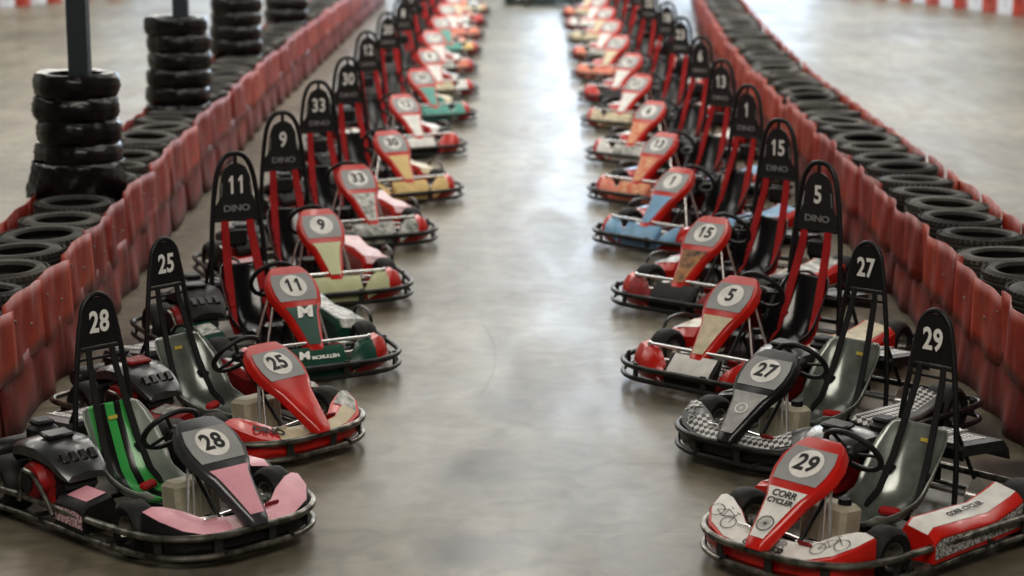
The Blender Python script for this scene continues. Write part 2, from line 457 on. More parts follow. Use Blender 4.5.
def nose_top_mb(f0=.10, f1=.92, i0=0, i1=None, off=.004):
    b = MB(); rings = []
    L = nose_rings()[i0:i1]
    for ox, oy, oz, ix, iy, iz in L:
        O = Vector((ox, oy, oz)); I = Vector((ix, iy, iz)); m = (O+I)/2+Vector((0, 0, .012)); U = Vector((0, 0, off))
        def q(f): return (O+(m-O)*f*2 if f < .5 else m+(I-m)*(f-.5)*2)+U
        rings.append([q(f0), q(.5), q(f1)])
    b.loft(rings, False, False); return b
def on_nose(y, f=.42, off=.008, yaw=0):
    L = nose_rings()
    for a, c in zip(L, L[1:]):
        ya = a[1]*(1-f)+a[4]*f; yc = c[1]*(1-f)+c[4]*f
        if ya <= y <= yc:
            t = (y-ya)/(yc-ya); r = [p+(q-p)*t for p, q in zip(a, c)]
            O = Vector(r[:3]); I = Vector(r[3:]); d = (I-O).normalized(); P = O+(I-O)*f
            tang = (Vector(c[:3])-Vector(a[:3])).normalized()
            nn = tang.cross(d).normalized()
            if nn.z < 0: nn = -nn
            return frame_from(P+nn*(off+.01), tang, nn.cross(tang))
# nose of the larger karts
def cpanel_mb():
    b = MB(); b.loft([[Vector((.885, y, .06)), Vector((.893, y, .11)), Vector((.880, y, .145)), Vector((.79, y, .225)), Vector((.775, y, .215)), Vector((.85, y, .06))] for y in (-.17, -.165+.0, .165, .17)], True, True); return b
def cpanel_sticker_mb():
    b = MB(); b.loft([[Vector((.897, y, .11)), Vector((.8835, y, .149)), Vector((.797, y, .2255))] for y in (-.15, .15)], False, False); return b
CP = [(.20, .885, .815, .10, .12), (.24, .895, .79, .14, .17), (.30, .885, .75, .17, .225), (.37, .86, .725, .18, .235), (.43, .82, .70, .19, .25), (.48, .77, .68, .17, .22), (.51, .73, .675, .13, .15)]
def cpod_ring(y, xf, xr, zf, zr):
    return [Vector((xf*.98, y*.97, .06)), Vector((xf, y, zf*.65)), Vector((xf-.02, y, zf)), Vector(((xf+xr)/2, y*.985, (zf+zr)/2+.02)), Vector((xr, y*.97, zr)), Vector((xr-.005, y*.96, .12)), Vector(((xf+xr)/2, y*.95, .06))]
def cpod_mb():
    b = MB(); b.loft([cpod_ring(*c) for c in CP], True, True); return b
def cpod_sticker_mb():
    b = MB(); rings = []
    for c in CP[0:4]:
        r = cpod_ring(*c); U = Vector((.004, 0, .004)); rings.append([r[1]+U, r[2]+U, r[3]+U, r[4]+U*1])
    b.loft(rings, False, False); return b
def crossbar_mb():
    b = MB(); b.tube([(.765, -.36, .245), (.765, .36, .245)], .0105, 10)
    b.tube([(.735, -.30, .155), (.735, .30, .155)], .008, 8)
    for s in (1, -1):
        b.tube([(.765, .30*s, .245), (.74, .24*s, .08)], .009, 8); b.box((.765, .36*s, .245), (.03, .02, .03), bev=.004)
    return b
# side pods
def pod_rings(A, side):
    if A: S = [(.34, .10, .20), (.30, .105, .225), (.05, .11, .21), (-.12, .115, .20), (-.30, .12, .235), (-.345, .12, .25)] if side > 0 else [(.30, .10, .20), (.27, .105, .215), (.10, .105, .21), (.06, .105, .205)]
    else: S = [(.40, .09, .17), (.35, .10, .22), (.10, .11, .235), (-.12, .115, .225), (-.28, .12, .245), (-.34, .12, .26)] if side > 0 else [(.40, .09, .17), (.35, .10, .22), (.15, .105, .235), (.0, .11, .235)]
    y0, y1 = (.35, .53) if A else (.36, .60)
    return [(x-.12, [(y0+.02, .07), (y0, zi-.01), (y0+.02, zi+.025), (y1-.03, zi), (y1, zi-.03), (y1, .08)]) for x, _, zi in S]
def pod_mb(A, side):
    b = MB(); b.loft([[Vector((x, y*side, z)) for y, z in r] for x, r in pod_rings(A, side)], True, True); return b
def pod_top_mb(A, side):
    b = MB(); rr = pod_rings(A, side)[1:-1] if side < 0 else pod_rings(A, side)
    b.loft([[Vector((x, (r[2][0]+.012)*side, r[2][1]+.002)), Vector((x, (r[3][0]-.012)*side, r[3][1]+.005))] for x, r in rr], False, False); return b
def pod_side_mb(A, side):
    b = MB(); b.loft([[Vector((x, (r[4][0]+.003)*side, r[4][1]-.008)), Vector((x, (r[4][0]+.003)*side, .10))] for x, r in pod_rings(A, side)], False, False); return b
def loop_mb(s):
    b = MB(); b.tube([(.33, .55*s, .12), (.35, .56*s, .22), (.31, .565*s, .275), (.22, .575*s, .29), (.05, .60*s, .27), (-.04, .61*s, .20), (-.06, .61*s, .12)], .011, 8, False, 4); return b
def engloop_mb():
    b = MB(); b.tube([(-.02, -.565, .13), (-.10, -.555, .20), (-.20, -.55, .27), (-.26, -.55, .285), (-.31, -.55, .27), (-.33, -.56, .13)], .012, 8, False, 4); return b
# engine
EX, EY = -.26, -.40
def engine_mb():
    b = MB(); b.box((EX, EY, .21), (.24, .20, .22), bev=.03)
    b.lathe([(0, .05), (.05, .05), (.085, .035), (.10, 0), (.10, -.02)], Matrix.Translation((EX, EY-.10, .23)) @ Matrix.Rotation(R(90), 4, 'X'), 24)
    b.box((EX+.13, EY, .25), (.10, .14, .12), (0, R(-20), 0), .02); return b
def fins_mb():
    b = MB()
    for k in range(7): b.box((EX+.10+k*.014, EY+.01, .22+k*.012), (.006, .17, .15), (0, R(-25), 0))
    b.lathe([(0, .01), (.045, .01), (.045, 0)], Matrix.Translation((EX, EY-.15, .23)) @ Matrix.Rotation(R(90), 4, 'X'), 18)
    return b
def cover_mb():
    b = MB()
    S = [(-.50, .10, .33, .05), (-.47, .135, .385, .06), (-.36, .15, .42, .07), (-.24, .15, .425, .07), (-.15, .135, .395, .06), (-.06, .12, .335, .05), (-.03, .10, .30, .03)]
    rings = []
    for x, w, z, d in S:
        rings.append([Vector((x, EY+.03+q*w, z+h)) for q, h in ((-1, -d), (-1, -.02), (-.8, .0), (0, .012), (.8, 0), (1, -.02), (1, -d))])
    b.loft(rings, True, True); return b
def cover_vent_mb():
    b = MB(); b.box((-.27, EY+.02, .445), (.10, .14, .025), (0, R(4), 0), .008); return b
def vents_mb():
    b = MB()
    for k in (-.075, -.025, .025, .075): b.box((-.10, EY+.03+k, .372), (.06, .034, .02), (0, R(38), 0), .004)
    return b
def airbox_mb():
    b = MB(); b.box((-.54, -.30, .37), (.12, .13, .13), bev=.02); b.tube([(-.54, -.30, .34), (-.42, -.30, .28), (-.35, -.33, .25)], .025, 10, False, 3)
    b.box((-.54, -.30, .445), (.09, .10, .03), bev=.01); return b
def muffler_mb():
    b = MB(); b.lathe([(0, -.13), (.045, -.13), (.055, -.11), (.055, .11), (.045, .13), (0, .13)], Matrix.Translation((-.72, -.34, .27)) @ Matrix.Rotation(R(90), 4, 'X'), 18)
    b.tube([(-.40, -.36, .20), (-.55, -.40, .20), (-.68, -.40, .25)], .018, 10, False, 3)
    b.tube([(-.72, -.20, .27), (-.78, -.16, .27), (-.86, -.16, .24)], .014, 8, False, 3); return b
def deck_mb():
    b = MB(); b.loft([[Vector((x, y, z)) for y in (-.17+e, -.13+e, .13, .17)]+[Vector((x, y, z-.05)) for y in (.18, -.18+e)] for x, z, e in ((-.50, .37, 0), (-.52, .39, 0), (-.85, .355, 0), (-.90, .30, .02))], True, True); return b
def deck_print_mb():
    b = MB()
    for k in range(9):
        x = -.80+k*.033
        def zz(x): return .39-(x+.52)*(-.035/.33)*-1 if False else .39+(x+.52)*.106+.0035
        b.add([(x, -.0, zz(x)), (x+.018, -.0, zz(x+.018)), (x+.032, .05, zz(x+.032)), (x+.014, .05, zz(x+.014))], [(0, 1, 2, 3)])
        b.add([(x+.014, .055, zz(x+.014)), (x+.032, .055, zz(x+.032)), (x+.018, .105, zz(x+.018)), (x, .105, zz(x))], [(0, 1, 2, 3)])
    return b
def chain_guard_mb():
    b = MB(); b.box((-.42, -.235, .16), (.30, .025, .15), bev=.012); return b
def disc_brake_mb():
    b = MB(); b.lathe([(0, .006), (.085, .006), (.085, 0), (0, 0)], Matrix.Translation((-.58, .20, .14)) @ Matrix.Rotation(R(90), 4, 'X'), 24); return b
def belt_mb(s, y0=.085):
    b = MB(); A = y0 < .08; P = [(-.492, y0, .79, .024), (-.475, y0+.005, .70, .026), (-.44, y0+.012, .60, .028), (-.405, y0+.02, .50, .028), (-.345, y0+.03, .34, .028), (-.26, y0+.045, .18, .026), (-.16, y0+.05, .12, .024)]
    if A: P = [(x+.012, y-.01, z, w*.6) for x, y, z, w in P]
    b.loft([[Vector((x, (y-w)*s, z)), Vector((x, (y+w)*s, z)), Vector((x+.008, (y+w)*s, z+.006)), Vector((x+.008, (y-w)*s, z+.006))] for x, y, z, w in P], True, True)
    b.box((-.318, (y0+.036)*s, .28), (.02, .06, .05), (0, R(-60), 0), .006); return b
def headpad_mb():
    b = MB(); b.box((-.51, 0, .68), (.05, .15, .12), (0, R(-6), 0), .02); return b
def shoulder_mb():
    b = MB(); b.box((-.50, .285, .34), (.16, .10, .05), (R(10), 0, 0), .015); return b

GEO = {}
def G(key, fn, **k):
    if key not in GEO: GEO[key] = fn().mesh(key, **k)
    return GEO[key]
def GT(key, fn):
    if key not in GEO: GEO[key] = fn()
    return GEO[key]

def bike_mb(M, r=.036):
    b = MB()
    for cx in (-.055, .055): b.join(ring_mb(r, .004, M @ Matrix.Translation((cx, 0, 0))))
    for (x0, y0), (x1, y1) in (((-.055, 0), (-.02, .045)), ((-.02, .045), (.035, .045)), ((.035, .045), (0, 0)), ((0, 0), (-.02, .045)), ((0, 0), (-.055, 0)), ((.055, 0), (.03, .065)), ((.02, .065), (.045, .068)), ((-.03, .062), (-.01, .062))):
        d = Vector((x1-x0, y1-y0, 0)); n = Vector((-d.y, d.x, 0)).normalized()*.0018; a = Vector((x0, y0, 0)); c = Vector((x1, y1, 0))
        b.add([M @ (a-n), M @ (c-n), M @ (c+n), M @ (a+n)], [(0, 1, 2, 3)])
    return b
def wheelring_mb(M, r):
    b = ring_mb(r, .005, M)
    for k in range(8):
        a = math.pi*k/8; d = Vector((math.cos(a), math.sin(a), 0)); n = Vector((-d.y, d.x, 0))*.0007
        b.add([M @ (-d*r-n), M @ (d*r-n), M @ (d*r+n), M @ (-d*r+n)], [(0, 1, 2, 3)])
    return b

def make_kart(x, y, ang, num, c, label, A=False, far=False):
    t = thing('racing_kart', label, 'kart', (x, y, 0), R(ang), 'karts parked in the row on the post side' if x < 0 else 'karts parked in the row opposite the posts')
    V = 'A' if A else 'B'
    ZS = dict(front_panel=.88, steering_wheel=.90, steering_column=.90, panel_strut=.88, fuel_tank=.92, seat=.92, seat_label=.92, roll_hoop=.97, seat_belt=.955, engine_cover=.97, air_filter=.95) if A else {}
    def P(name, key, fn, m, par=t, smooth=True, **k):
        o = obj(name, G(key, fn, smooth=smooth), C[m], par, **k)
        if name in ZS: o.scale = (1, 1, ZS[name])
        return o
    def L(o, s): o['label'] = s; return o
    # chassis
    P('floor_tray', 'tray', lambda: tray_mb(A), 'alu', smooth=False)
    P('chassis_rails', 'rails', rails_mb, 'wornblack')
    bm_ = P('bumper_rail', 'bump_low'+V, lambda: bumper_mb(A, .06, .015), 'steel' if A and num != '27' else 'wornblack')
    bt = P('bumper_rail', 'bump_top'+V, lambda: bumper_mb(A, .15 if A else .13, .017), 'steel' if A and num != '27' else 'wornblack')
    if y < 20:
        o_ = outline(A); n_ = len(o_)
        for i_ in range(n_):
            (xa, ya), (xb, yb) = o_[i_], o_[(i_+1) % n_]
            if i_ % 2 == 0 and math.hypot(xb-xa, yb-ya) > .12: obj('bracket', G('brk', lambda: MB().box((0, 0, 0), (.04, .012, .10), (0, 0, 0), .003)), C['wornblack'], bt, ((xa+xb)/2, (ya+yb)/2, .105), (0, 0, math.atan2(yb-ya, xb-xa)))
    P('rear_axle', 'raxle', lambda: axle_mb(-.58, .14, .50, .016), 'chrome')
    # wheels
    fy, ry = (.385, .46) if A else (.475, .51)
    for s in (1, -1):
        for nm, wx, wy, rad, w in (('front_tyre', .39 if A else .43, fy, .130, .125), ('rear_tyre', -.58, ry, .140, .175)):
            o = obj(nm, G('ty'+nm, lambda: tyre_mb(rad, w, .066)), C['rubber'], t, (wx, wy*s, rad))
            if nm[0] == 'f' : o.rotation_euler = (0, 0, R(random.choice((-9, -4, 0, 3))))
            obj('rim', G('rim'+nm+str(s), lambda: rim_mb(.066, w, s)), C['rim'], o)
    P('steering_linkage', 'link', steer_mb, 'chrome', loc=(-.13 if A else -.10, 0, 0))
    P('brake_cylinder', 'cal', calipers_mb, 'chrome')
    for s in (1, -1): L(P('pedal', 'ped%d' % s, lambda: pedal_mb(s), 'engred' if s > 0 else 'chrome'), 'red brake pedal' if s > 0 else 'chrome throttle pedal')
    P('steering_column', 'column', column_mb, 'satin')
    w = P('steering_wheel', 'swheel', lambda: wheel_mb()[0], 'satin')
    P('wheel_hub', 'swhub', wheel_hub_mb, 'satin', w)
    for s in (1, -1): P('panel_strut', 'struts%d%s' % (s, V), lambda: struts_mb(A, s), 'chrome')
    ft = P('fuel_tank', 'tank', tank_mb, 'tank' if A else 'seatblack')
    P('tank_cap', 'cap', cap_mb, 'satin', ft)
    # front panel
    fp = P('front_panel', 'panel', panel_mb, c['panel'])
    P('number_board', 'nboard', lambda: strip_mb(.38, .54, .86, .84, .003, 12), 'grey', fp)
    P('number_disc', 'ndisc', lambda: disc_mb(.084, on_panel(.452, 0, .005)), 'white', fp)
    obj('number', GT('n'+num, lambda: number_mesh(num, .13, on_panel(.452, 0, .0065), .03, .86)), C['digitblack'], fp)
    if c.get('low'):
        L(P('sticker', 'lows', lambda: strip_mb(.575, .79, .86, .70, .004), c['low'], fp), c.get('lowlab', 'printed lower sticker'))
    # seat
    P('seat', 'seat', seat_mb, c['seat'], solid=.007)
    if A: P('seat_label', 'seatlab', lambda: MB().box((-.418, .02, .445), (.004, .05, .02), (0, R(-18), 0)), 'yel')
    # hoop
    h = P('roll_hoop', 'hoop'+V, lambda: hoop_mb(A), 'satin')
    P('hoop_plate', 'hplate'+V, lambda: plate_mb(A), 'satin' if A else 'plate', h)
    obj('number', GT('h'+num+V, lambda: number_mesh(num, .15 if A else .155, frame_from((hoop_x(A, 0)+.008, 0, .905 if A else 1.02), (0, 1, 0), (0, 0, 1)), .03, .72 if A else .78)), C['digitwhite'], h)
    if not A:
        obj('lettering', GT('dino', lambda: tmesh('DINO', .058, frame_from((-.490, 0, .872), (0, 1, 0), (0, 0, 1)), .03, 0, 1.25)), C['digitgrey'], h)
        for s in (1, -1): P('edge_stripe', 'crest%d' % s, lambda: crest_mb(s), 'digitgrey', h, smooth=False)
        P('head_pad', 'headpad', headpad_mb, 'satin')
    for s in (1, -1):
        P('seat_belt', 'belt%d%s' % (s, V), lambda: belt_mb(s, .085 if not A else .075), 'beltblack' if A else 'belt')
    if A:
        L(obj('belt_buckle', G('buckleA', lambda: MB().box((-.14, .03, .125), (.045, .10, .035), (0, R(10), R(20)), .01)), C['belt'], t), 'red belt buckle lying in the seat')
    # engine
    e = P('engine', 'engine', engine_mb, 'engred')
    P('cooling_fins', 'fins', fins_mb, 'satin', e, smooth=False)
    ec = P('engine_cover', 'ecover', cover_mb, 'gunmetal' if A else 'satin')
    P('cover_handle', 'ecv', cover_vent_mb, 'black' if num != '25' else 'engred', ec); P('vent', 'events', vents_mb, 'black', ec)
    P('air_filter', 'airbox', airbox_mb, 'satin')
    P('exhaust', 'muffler', muffler_mb, 'wornblack')
    P('chain_guard', 'cguard', chain_guard_mb, 'satin')
    P('brake_disc', 'bdisc', disc_brake_mb, 'chrome')
    d = P('rear_deck', 'deck', deck_mb, 'gunmetal' if num in ('28', '25') else 'satin')
    if not far:
        P('chevron_print', 'deckp', deck_print_mb, 'digitwhite' if A else 'digitgrey', d, smooth=False)
        obj('lettering', GT('funkart', lambda: tmesh('FUNKART.DK', .068, Matrix.Translation((-.675, -.06, .3795)) @ Matrix.Rotation(-math.atan(.106), 4, 'Y') @ Matrix.Rotation(math.pi, 4, 'Z'), .02, .15, .95)), C['digitwhite'] if A else C['digitgrey'], d)
    P('engine_guard', 'engloop'+V, lambda: engloop_mb(), 'steel')
    # pods
    for s in (1, -1):
        p = P('side_pod', 'pod%d%s' % (s, V), lambda: pod_mb(A, s), c.get('podbody' if s > 0 else 'podbodyr', c['pod']))
        P('top_sticker', 'podt%d%s' % (s, V), lambda: pod_top_mb(A, s), c['podtop'], p)
        if c.get('podside'): P('side_sticker', 'pods%d%s' % (s, V), lambda: pod_side_mb(A, s), c['podside'], p)
    # nose
    if A:
        nf = P('nose_fairing', 'nose', nose_mb, c['nose'])
        if num == '28': P('top_sticker', 'noset', lambda: nose_top_mb(.02, .98), 'pink', nf); P('white_patch', 'nosew', lambda: nose_top_mb(.15, .8, 4, 7, .006), 'palepink', nf)
        elif num == '27':
            P('top_sticker', 'nosec', lambda: nose_top_mb(.10, .90, 2, 9), 'check', nf)
            P('top_sticker', 'nosec2', lambda: nose_top_mb(.12, .9, 0, 2), 'check', nf)
            b = wheelring_mb(on_panel(.66, 0, .008), .030).join(ring_mb(.034, .003, on_panel(.66, 0, .008)))
            obj('round_emblem', b.mesh('emblem'), C['digitwhite'], fp)
            obj('lettering', tmesh('DINO', .05, on_nose(-.34, .35), .02), C['digitgrey'], nf)
        elif num == '29':
            P('top_sticker', 'nosef', lambda: nose_top_mb(.08, .97), 'white', nf)
            obj('lettering', tmesh('CORR', .075, on_nose(0, .62), .02), C['digitgrey'], nf)
            obj('lettering', tmesh('CYCLER', .065, on_nose(0, .24), .02), C['digitblack'], nf)
            obj('lettering', tmesh('CORR CYCLER', .042, frame_from((-.14, .435, .233), (-1, 0, .0), (0, -.106, .022)), .02), C['digitblack'], t)
            for yy in (-.30, .30):
                obj('bicycle_print', bike_mb(on_nose(yy, .42, .008), .034).mesh('bike'), C['digitblack'], nf)
            obj('lettering', tmesh('CORR', .05, on_panel(.60, 0, .008), .02), C['digitblack'], fp)
            obj('lettering', tmesh('CYCLER', .04, on_panel(.632, 0, .008), .02), C['digitblack'], fp)
            obj('wheel_print', wheelring_mb(on_panel(.73, 0, .008), .038).mesh('wh'), C['digitblack'], fp)
        elif num == '25':
            P('white_swoosh', 'noses1', lambda: nose_top_mb(.05, .95, 3, 6), 'cream', nf); P('white_swoosh', 'noses2', lambda: nose_top_mb(.1, .6, 6, 9), 'cream', nf)
            P('white_swoosh', 'noses3', lambda: nose_top_mb(.1, .9, 8, 11), 'camo', nf)
            obj('lettering', tmesh('DINO', .07, on_nose(-.26, .45, .008), .03), C['digitblack'], nf)
    else:
        cp = P('nose_panel', 'cpanel', cpanel_mb, c['nose']); P('sticker', 'cpanels', cpanel_sticker_mb, c['nosep'], cp)
        for s in (1, -1):
            q = P('corner_pod', 'cpod%d' % s, lambda: cpod_mb() if s > 0 else cpod_mb().mirror(), c['corner'])
            P('sticker', 'cpods%d' % s, lambda: cpod_sticker_mb() if s > 0 else cpod_sticker_mb().mirror(), c['cornerp'], q)
        P('front_crossbar', 'cross', crossbar_mb, 'chrome')
        for s in (1, -1): P('pod_guard', 'loop%d' % s, lambda: loop_mb(s), 'wornblack')
        if num == '11':
            obj('lettering', tmesh('M', .11, on_panel(.612, 0, .009), .05, .2, 1.2), C['digitwhite'], fp)
            Mc = frame_from((.846, -.10, .189), (0, 1, 0), (-.75, 0, .66))
            obj('lettering', tmesh('M', .075, Mc, .05, .2, 1.2), C['digitwhite'], cp)
            obj('lettering', tmesh('MCMULLEN', .035, frame_from((.862, .035, .175), (0, 1, 0), (-.75, 0, .66)), .03), C['digitwhite'], cp)
    return t

LK = [
 dict(A=True, n='28', x=-1.34, y=8.92, a=-47, panel='gunmetal', low='pink', seat='stripeseat', pod='satin', podtop='pink', podside='pinkbrick', nose='satin', lab='grey and pink kart number 28 with green striped seat first in its row'),
 dict(A=True, n='25', x=-1.21, y=10.39, a=-43, panel='red', low=None, seat='seatgrey', pod='engred', podtop='camo', nose='red', lab='red kart number 25 with silver grey seat directly behind the grey and pink kart'),
 dict(n='11', x=-1.33, y=12.33, a=-62, panel='red', low='green', seat='seatblack', pod='green', podtop='camo', nose='green', nosep='green', corner='red', cornerp='green', lab='red kart number 11 with dark green nose and white M sticker'),
 dict(n='9', x=-1.35, y=14.44, a=-68, panel='red', low='palegreen', seat='seatblack', pod='red', podtop='palepink', nose='palegreen', nosep='palegreen', corner='red', cornerp='palegreen', lab='red kart number 9 with pale lime sticker and nose'),
 dict(n='33', x=-1.25, y=16.61, a=-66, panel='red', low='camo', seat='seatblack', pod='red', podtop='palepink', nose='camo', nosep='camo', corner='red', cornerp='camo', lab='red kart number 33 with mottled white nose behind the pale lime kart 9'),
 dict(n='30', x=-1.09, y=18.75, a=-61, panel='red', low='yellow', seat='seatblack', pod='red', podtop='cream', nose='yellow', nosep='yellow', corner='red', cornerp='yellow', lab='red kart number 30 with cream yellow nose and sticker'),
 dict(n='12', x=-1.12, y=21.70, a=-62, panel='red', low='white', seat='seatblack', pod='red', podtop='white', nose='satin', nosep='white', corner='red', cornerp='red', lab='red kart number 12 with black nose behind the cream yellow kart 30'),
 dict(n='20', x=-1.06, y=24.40, a=-62, panel='red', low='teal', seat='seatblack', pod='teal', podtop='cream', nose='teal', nosep='teal', corner='red', cornerp='teal', lab='red kart number 20 with teal nose and teal lower sticker'),
 dict(n='8', x=-1.07, y=27.0, a=-66, panel='red', low='white', seat='seatblack', pod='red', podtop='camo', nose='cream', nosep='cream', corner='red', cornerp='white', lab='red kart with cream nose directly behind the teal kart 20'),
 dict(n='17', x=-1.12, y=29.8, a=-66, panel='red', low='white', seat='seatblack', pod='red', podtop='white', nose='satin', nosep='camo', corner='red', cornerp='salmon', lab='red kart with black nose, tenth in the row behind kart 28'),
 dict(n='21', x=-1.10, y=32.6, a=-66, panel='red', low='teal', seat='seatblack', pod='green', podtop='salmon', nose='teal', nosep='teal', corner='red', cornerp='yellow', lab='red kart with teal nose, eleventh in the row behind kart 28'),
 dict(n='14', x=-1.10, y=35.4, a=-66, panel='red', low='white', seat='seatblack', pod='red', podtop='white', nose='red', nosep='salmon', corner='salmon', cornerp='salmon', lab='red and salmon kart, twelfth in the row behind kart 28'),
 dict(n='7', x=-1.08, y=38.2, a=-66, panel='red', low='cream', seat='seatblack', pod='red', podtop='salmon', nose='satin', nosep='white', corner='red', cornerp='red', lab='red and black kart, thirteenth in the row behind kart 28'),
 dict(n='3', x=-1.06, y=41.0, a=-66, panel='red', low='orange', seat='seatblack', pod='green', podtop='white', nose='green', nosep='cream', corner='orange', cornerp='cream', lab='red kart with cream and green nose, last in the row behind kart 28'),
]
RK = [
 dict(A=True, n='29', x=1.27, y=8.58, a=-136, panel='red', low='white', seat='seatgrey', pod='red', podtop='white', podside='scribble', nose='red', lab='red and white kart number 29 with bicycle prints first in its row'),
 dict(A=True, n='27', x=1.29, y=10.22, a=-132, panel='black', low='silverprint', seat='seatgrey', pod='black', podtop='check', nose='black', lab='black kart number 27 with silver chequered nose'),
 dict(n='5', x=1.30, y=12.04, a=-130, panel='red', low='cream', seat='seatblack', pod='red', podtop='cream', nose='satin', nosep='white', corner='red', cornerp='red', lab='red kart number 5 with white nose plate behind the black kart 27'),
 dict(n='15', x=1.34, y=14.13, a=-128, panel='red', low='flame', seat='seatblack', pod='red', podtop='camo', nose='satin', nosep='satin', corner='red', cornerp='engred', lab='red kart number 15 with dark flame print and black nose'),
 dict(n='1', x=1.29, y=16.46, a=-134, panel='red', low='sky', seat='seatblack', pod='red', podtop='sky', nose='sky', nosep='sky', corner='red', cornerp='sky', lab='red kart number 1 with light blue nose and sticker'),
 dict(n='13', x=1.33, y=18.62, a=-131, panel='red', low='orange', seat='seatblack', pod='red', podtop='sky', nose='salmon', nosep='orange', corner='red', cornerp='salmon', lab='red kart number 13 with orange nose behind the light blue kart 1'),
 dict(n='6', x=1.40, y=21.10, a=-128, panel='red', low='orange', seat='seatblack', pod='red', podtop='white', nose='white', nosep='camo', corner='red', cornerp='white', lab='red kart number 6 with orange lower sticker and white nose'),
 dict(n='23', x=1.43, y=23.75, a=-126, panel='red', low='white', seat='seatblack', pod='red', podtop='white', nose='cream', nosep='cream', corner='red', cornerp='cream', lab='red kart number 23 with cream nose directly behind kart 6'),
 dict(n='18', x=1.48, y=26.3, a=-124, panel='red', low='white', seat='seatblack', pod='red', podtop='camo', nose='satin', nosep='satin', corner='red', cornerp='red', lab='red kart number 18 with white sticker and black nose'),
 dict(n='22', x=1.46, y=29.0, a=-122, panel='red', low='cream', seat='seatblack', pod='red', podtop='salmon', nose='salmon', nosep='salmon', corner='salmon', cornerp='salmon', lab='red kart with salmon pink nose, tenth in the row behind kart 29'),
 dict(n='10', x=1.50, y=31.8, a=-122, panel='red', low='white', seat='seatblack', pod='red', podtop='white', nose='satin', nosep='camo', corner='red', cornerp='salmon', lab='red kart with black nose, eleventh in the row behind kart 29'),
 dict(n='16', x=1.54, y=34.5, a=-122, panel='red', low='cream', seat='seatblack', pod='red', podtop='white', nose='cream', nosep='cream', corner='cream', cornerp='cream', lab='red kart with all cream nose, twelfth in the row behind kart 29'),
 dict(n='19', x=1.55, y=37.3, a=-122, panel='red', low='white', seat='seatblack', pod='red', podtop='teal', nose='red', nosep='white', corner='red', cornerp='white', lab='red kart with white nose plate, thirteenth in the row behind kart 29'),
 dict(n='4', x=1.56, y=40.1, a=-122, panel='red', low='cream', seat='seatblack', pod='red', podtop='white', nose='red', nosep='cream', corner='red', cornerp='salmon', lab='red kart with cream nose plate, last in the row behind kart 29'),
]
for i, k in enumerate(LK+RK):
    a = R(k['a']); q = .455
    if k.get('A'): k['x'] *= 1.0233; k['y'] *= 1.0233
    make_kart(k['x']-q*math.cos(a), k['y']-q*math.sin(a), k['a'], k['n'], k, k['lab'], k.get('A', False), far=k['y'] > 23)
make_kart(.75, 44.2, 180, '2', dict(panel='green', low='white', seat='seatblack', pod='green', podtop='teal', nose='green', nosep='white', corner='green', cornerp='teal'),
          'green kart standing crosswise at the far end of the aisle', False, True)

# ------------------------------------------------------------------ barriers
def words(n):
    ones = 'first second third fourth fifth sixth seventh eighth ninth tenth eleventh twelfth thirteenth fourteenth fifteenth sixteenth seventeenth eighteenth nineteenth'.split()
    if n < 20: return ones[n-1]
    tens = {2: 'twent', 3: 'thirt', 4: 'fort', 5: 'fift', 6: 'sixt', 7: 'sevent'}[n//10]
    return tens+'ieth' if n % 10 == 0 else tens+'y-'+ones[n % 10-1]
def car_tyre_mb(rad=.295, w=.17, hole=.185, seg=40):
    b = MB(); h = w/2
    prof = [(hole, -h*.72), (hole+.012, -h*.95), (hole+.05, -h*1.02), (rad-.035, -h*.9), (rad-.012, -h*.62), (rad-.004, -h*.55)]
    for g in (-.4, 0, .4): prof += [(rad, h*(g-.12)), (rad-.008, h*(g-.05)), (rad-.008, h*(g+.05)), (rad, h*(g+.12))]
    prof += [(rad-.004, h*.55), (rad-.012, h*.62), (rad-.035, h*.9), (hole+.05, h*1.02), (hole+.012, h*.95), (hole, h*.72), (hole+.02, h*.5), (hole+.07, 0), (hole+.02, -h*.5), (hole, -h*.72)]
    b.lathe(prof, None, seg)
    for k in range(44):   # shoulder blocks
        a = 2*math.pi*k/44
        for s in (1, -1):
            b.box(((rad-.009)*math.cos(a), (rad-.009)*math.sin(a), s*h*.72), (.016, .022, .026), (0, 0, a))
    return b
M_tyre = [mat('old_tyre_%d' % i, c_, .68, var=.45, vscale=7, col2=c2, bump=.2, bscale=50) for i, (c_, c2) in enumerate([((.066, .063, .055), (.034, .032, .028)), ((.085, .080, .068), (.045, .042, .036)), ((.050, .048, .043), (.026, .025, .023))])]
M_sheet = []
for i, (c_, c2) in enumerate([((.42, .052, .024), (.22, .024, .014)), ((.34, .035, .020), (.16, .018, .012)), ((.48, .072, .032), (.26, .035, .020))]):
    M_sheet.append(mat('red_barrier_plastic_%d' % i, c_, .46, var=.5, vscale=3.5, col2=c2, bump=.25, bscale=9, spec=.5))
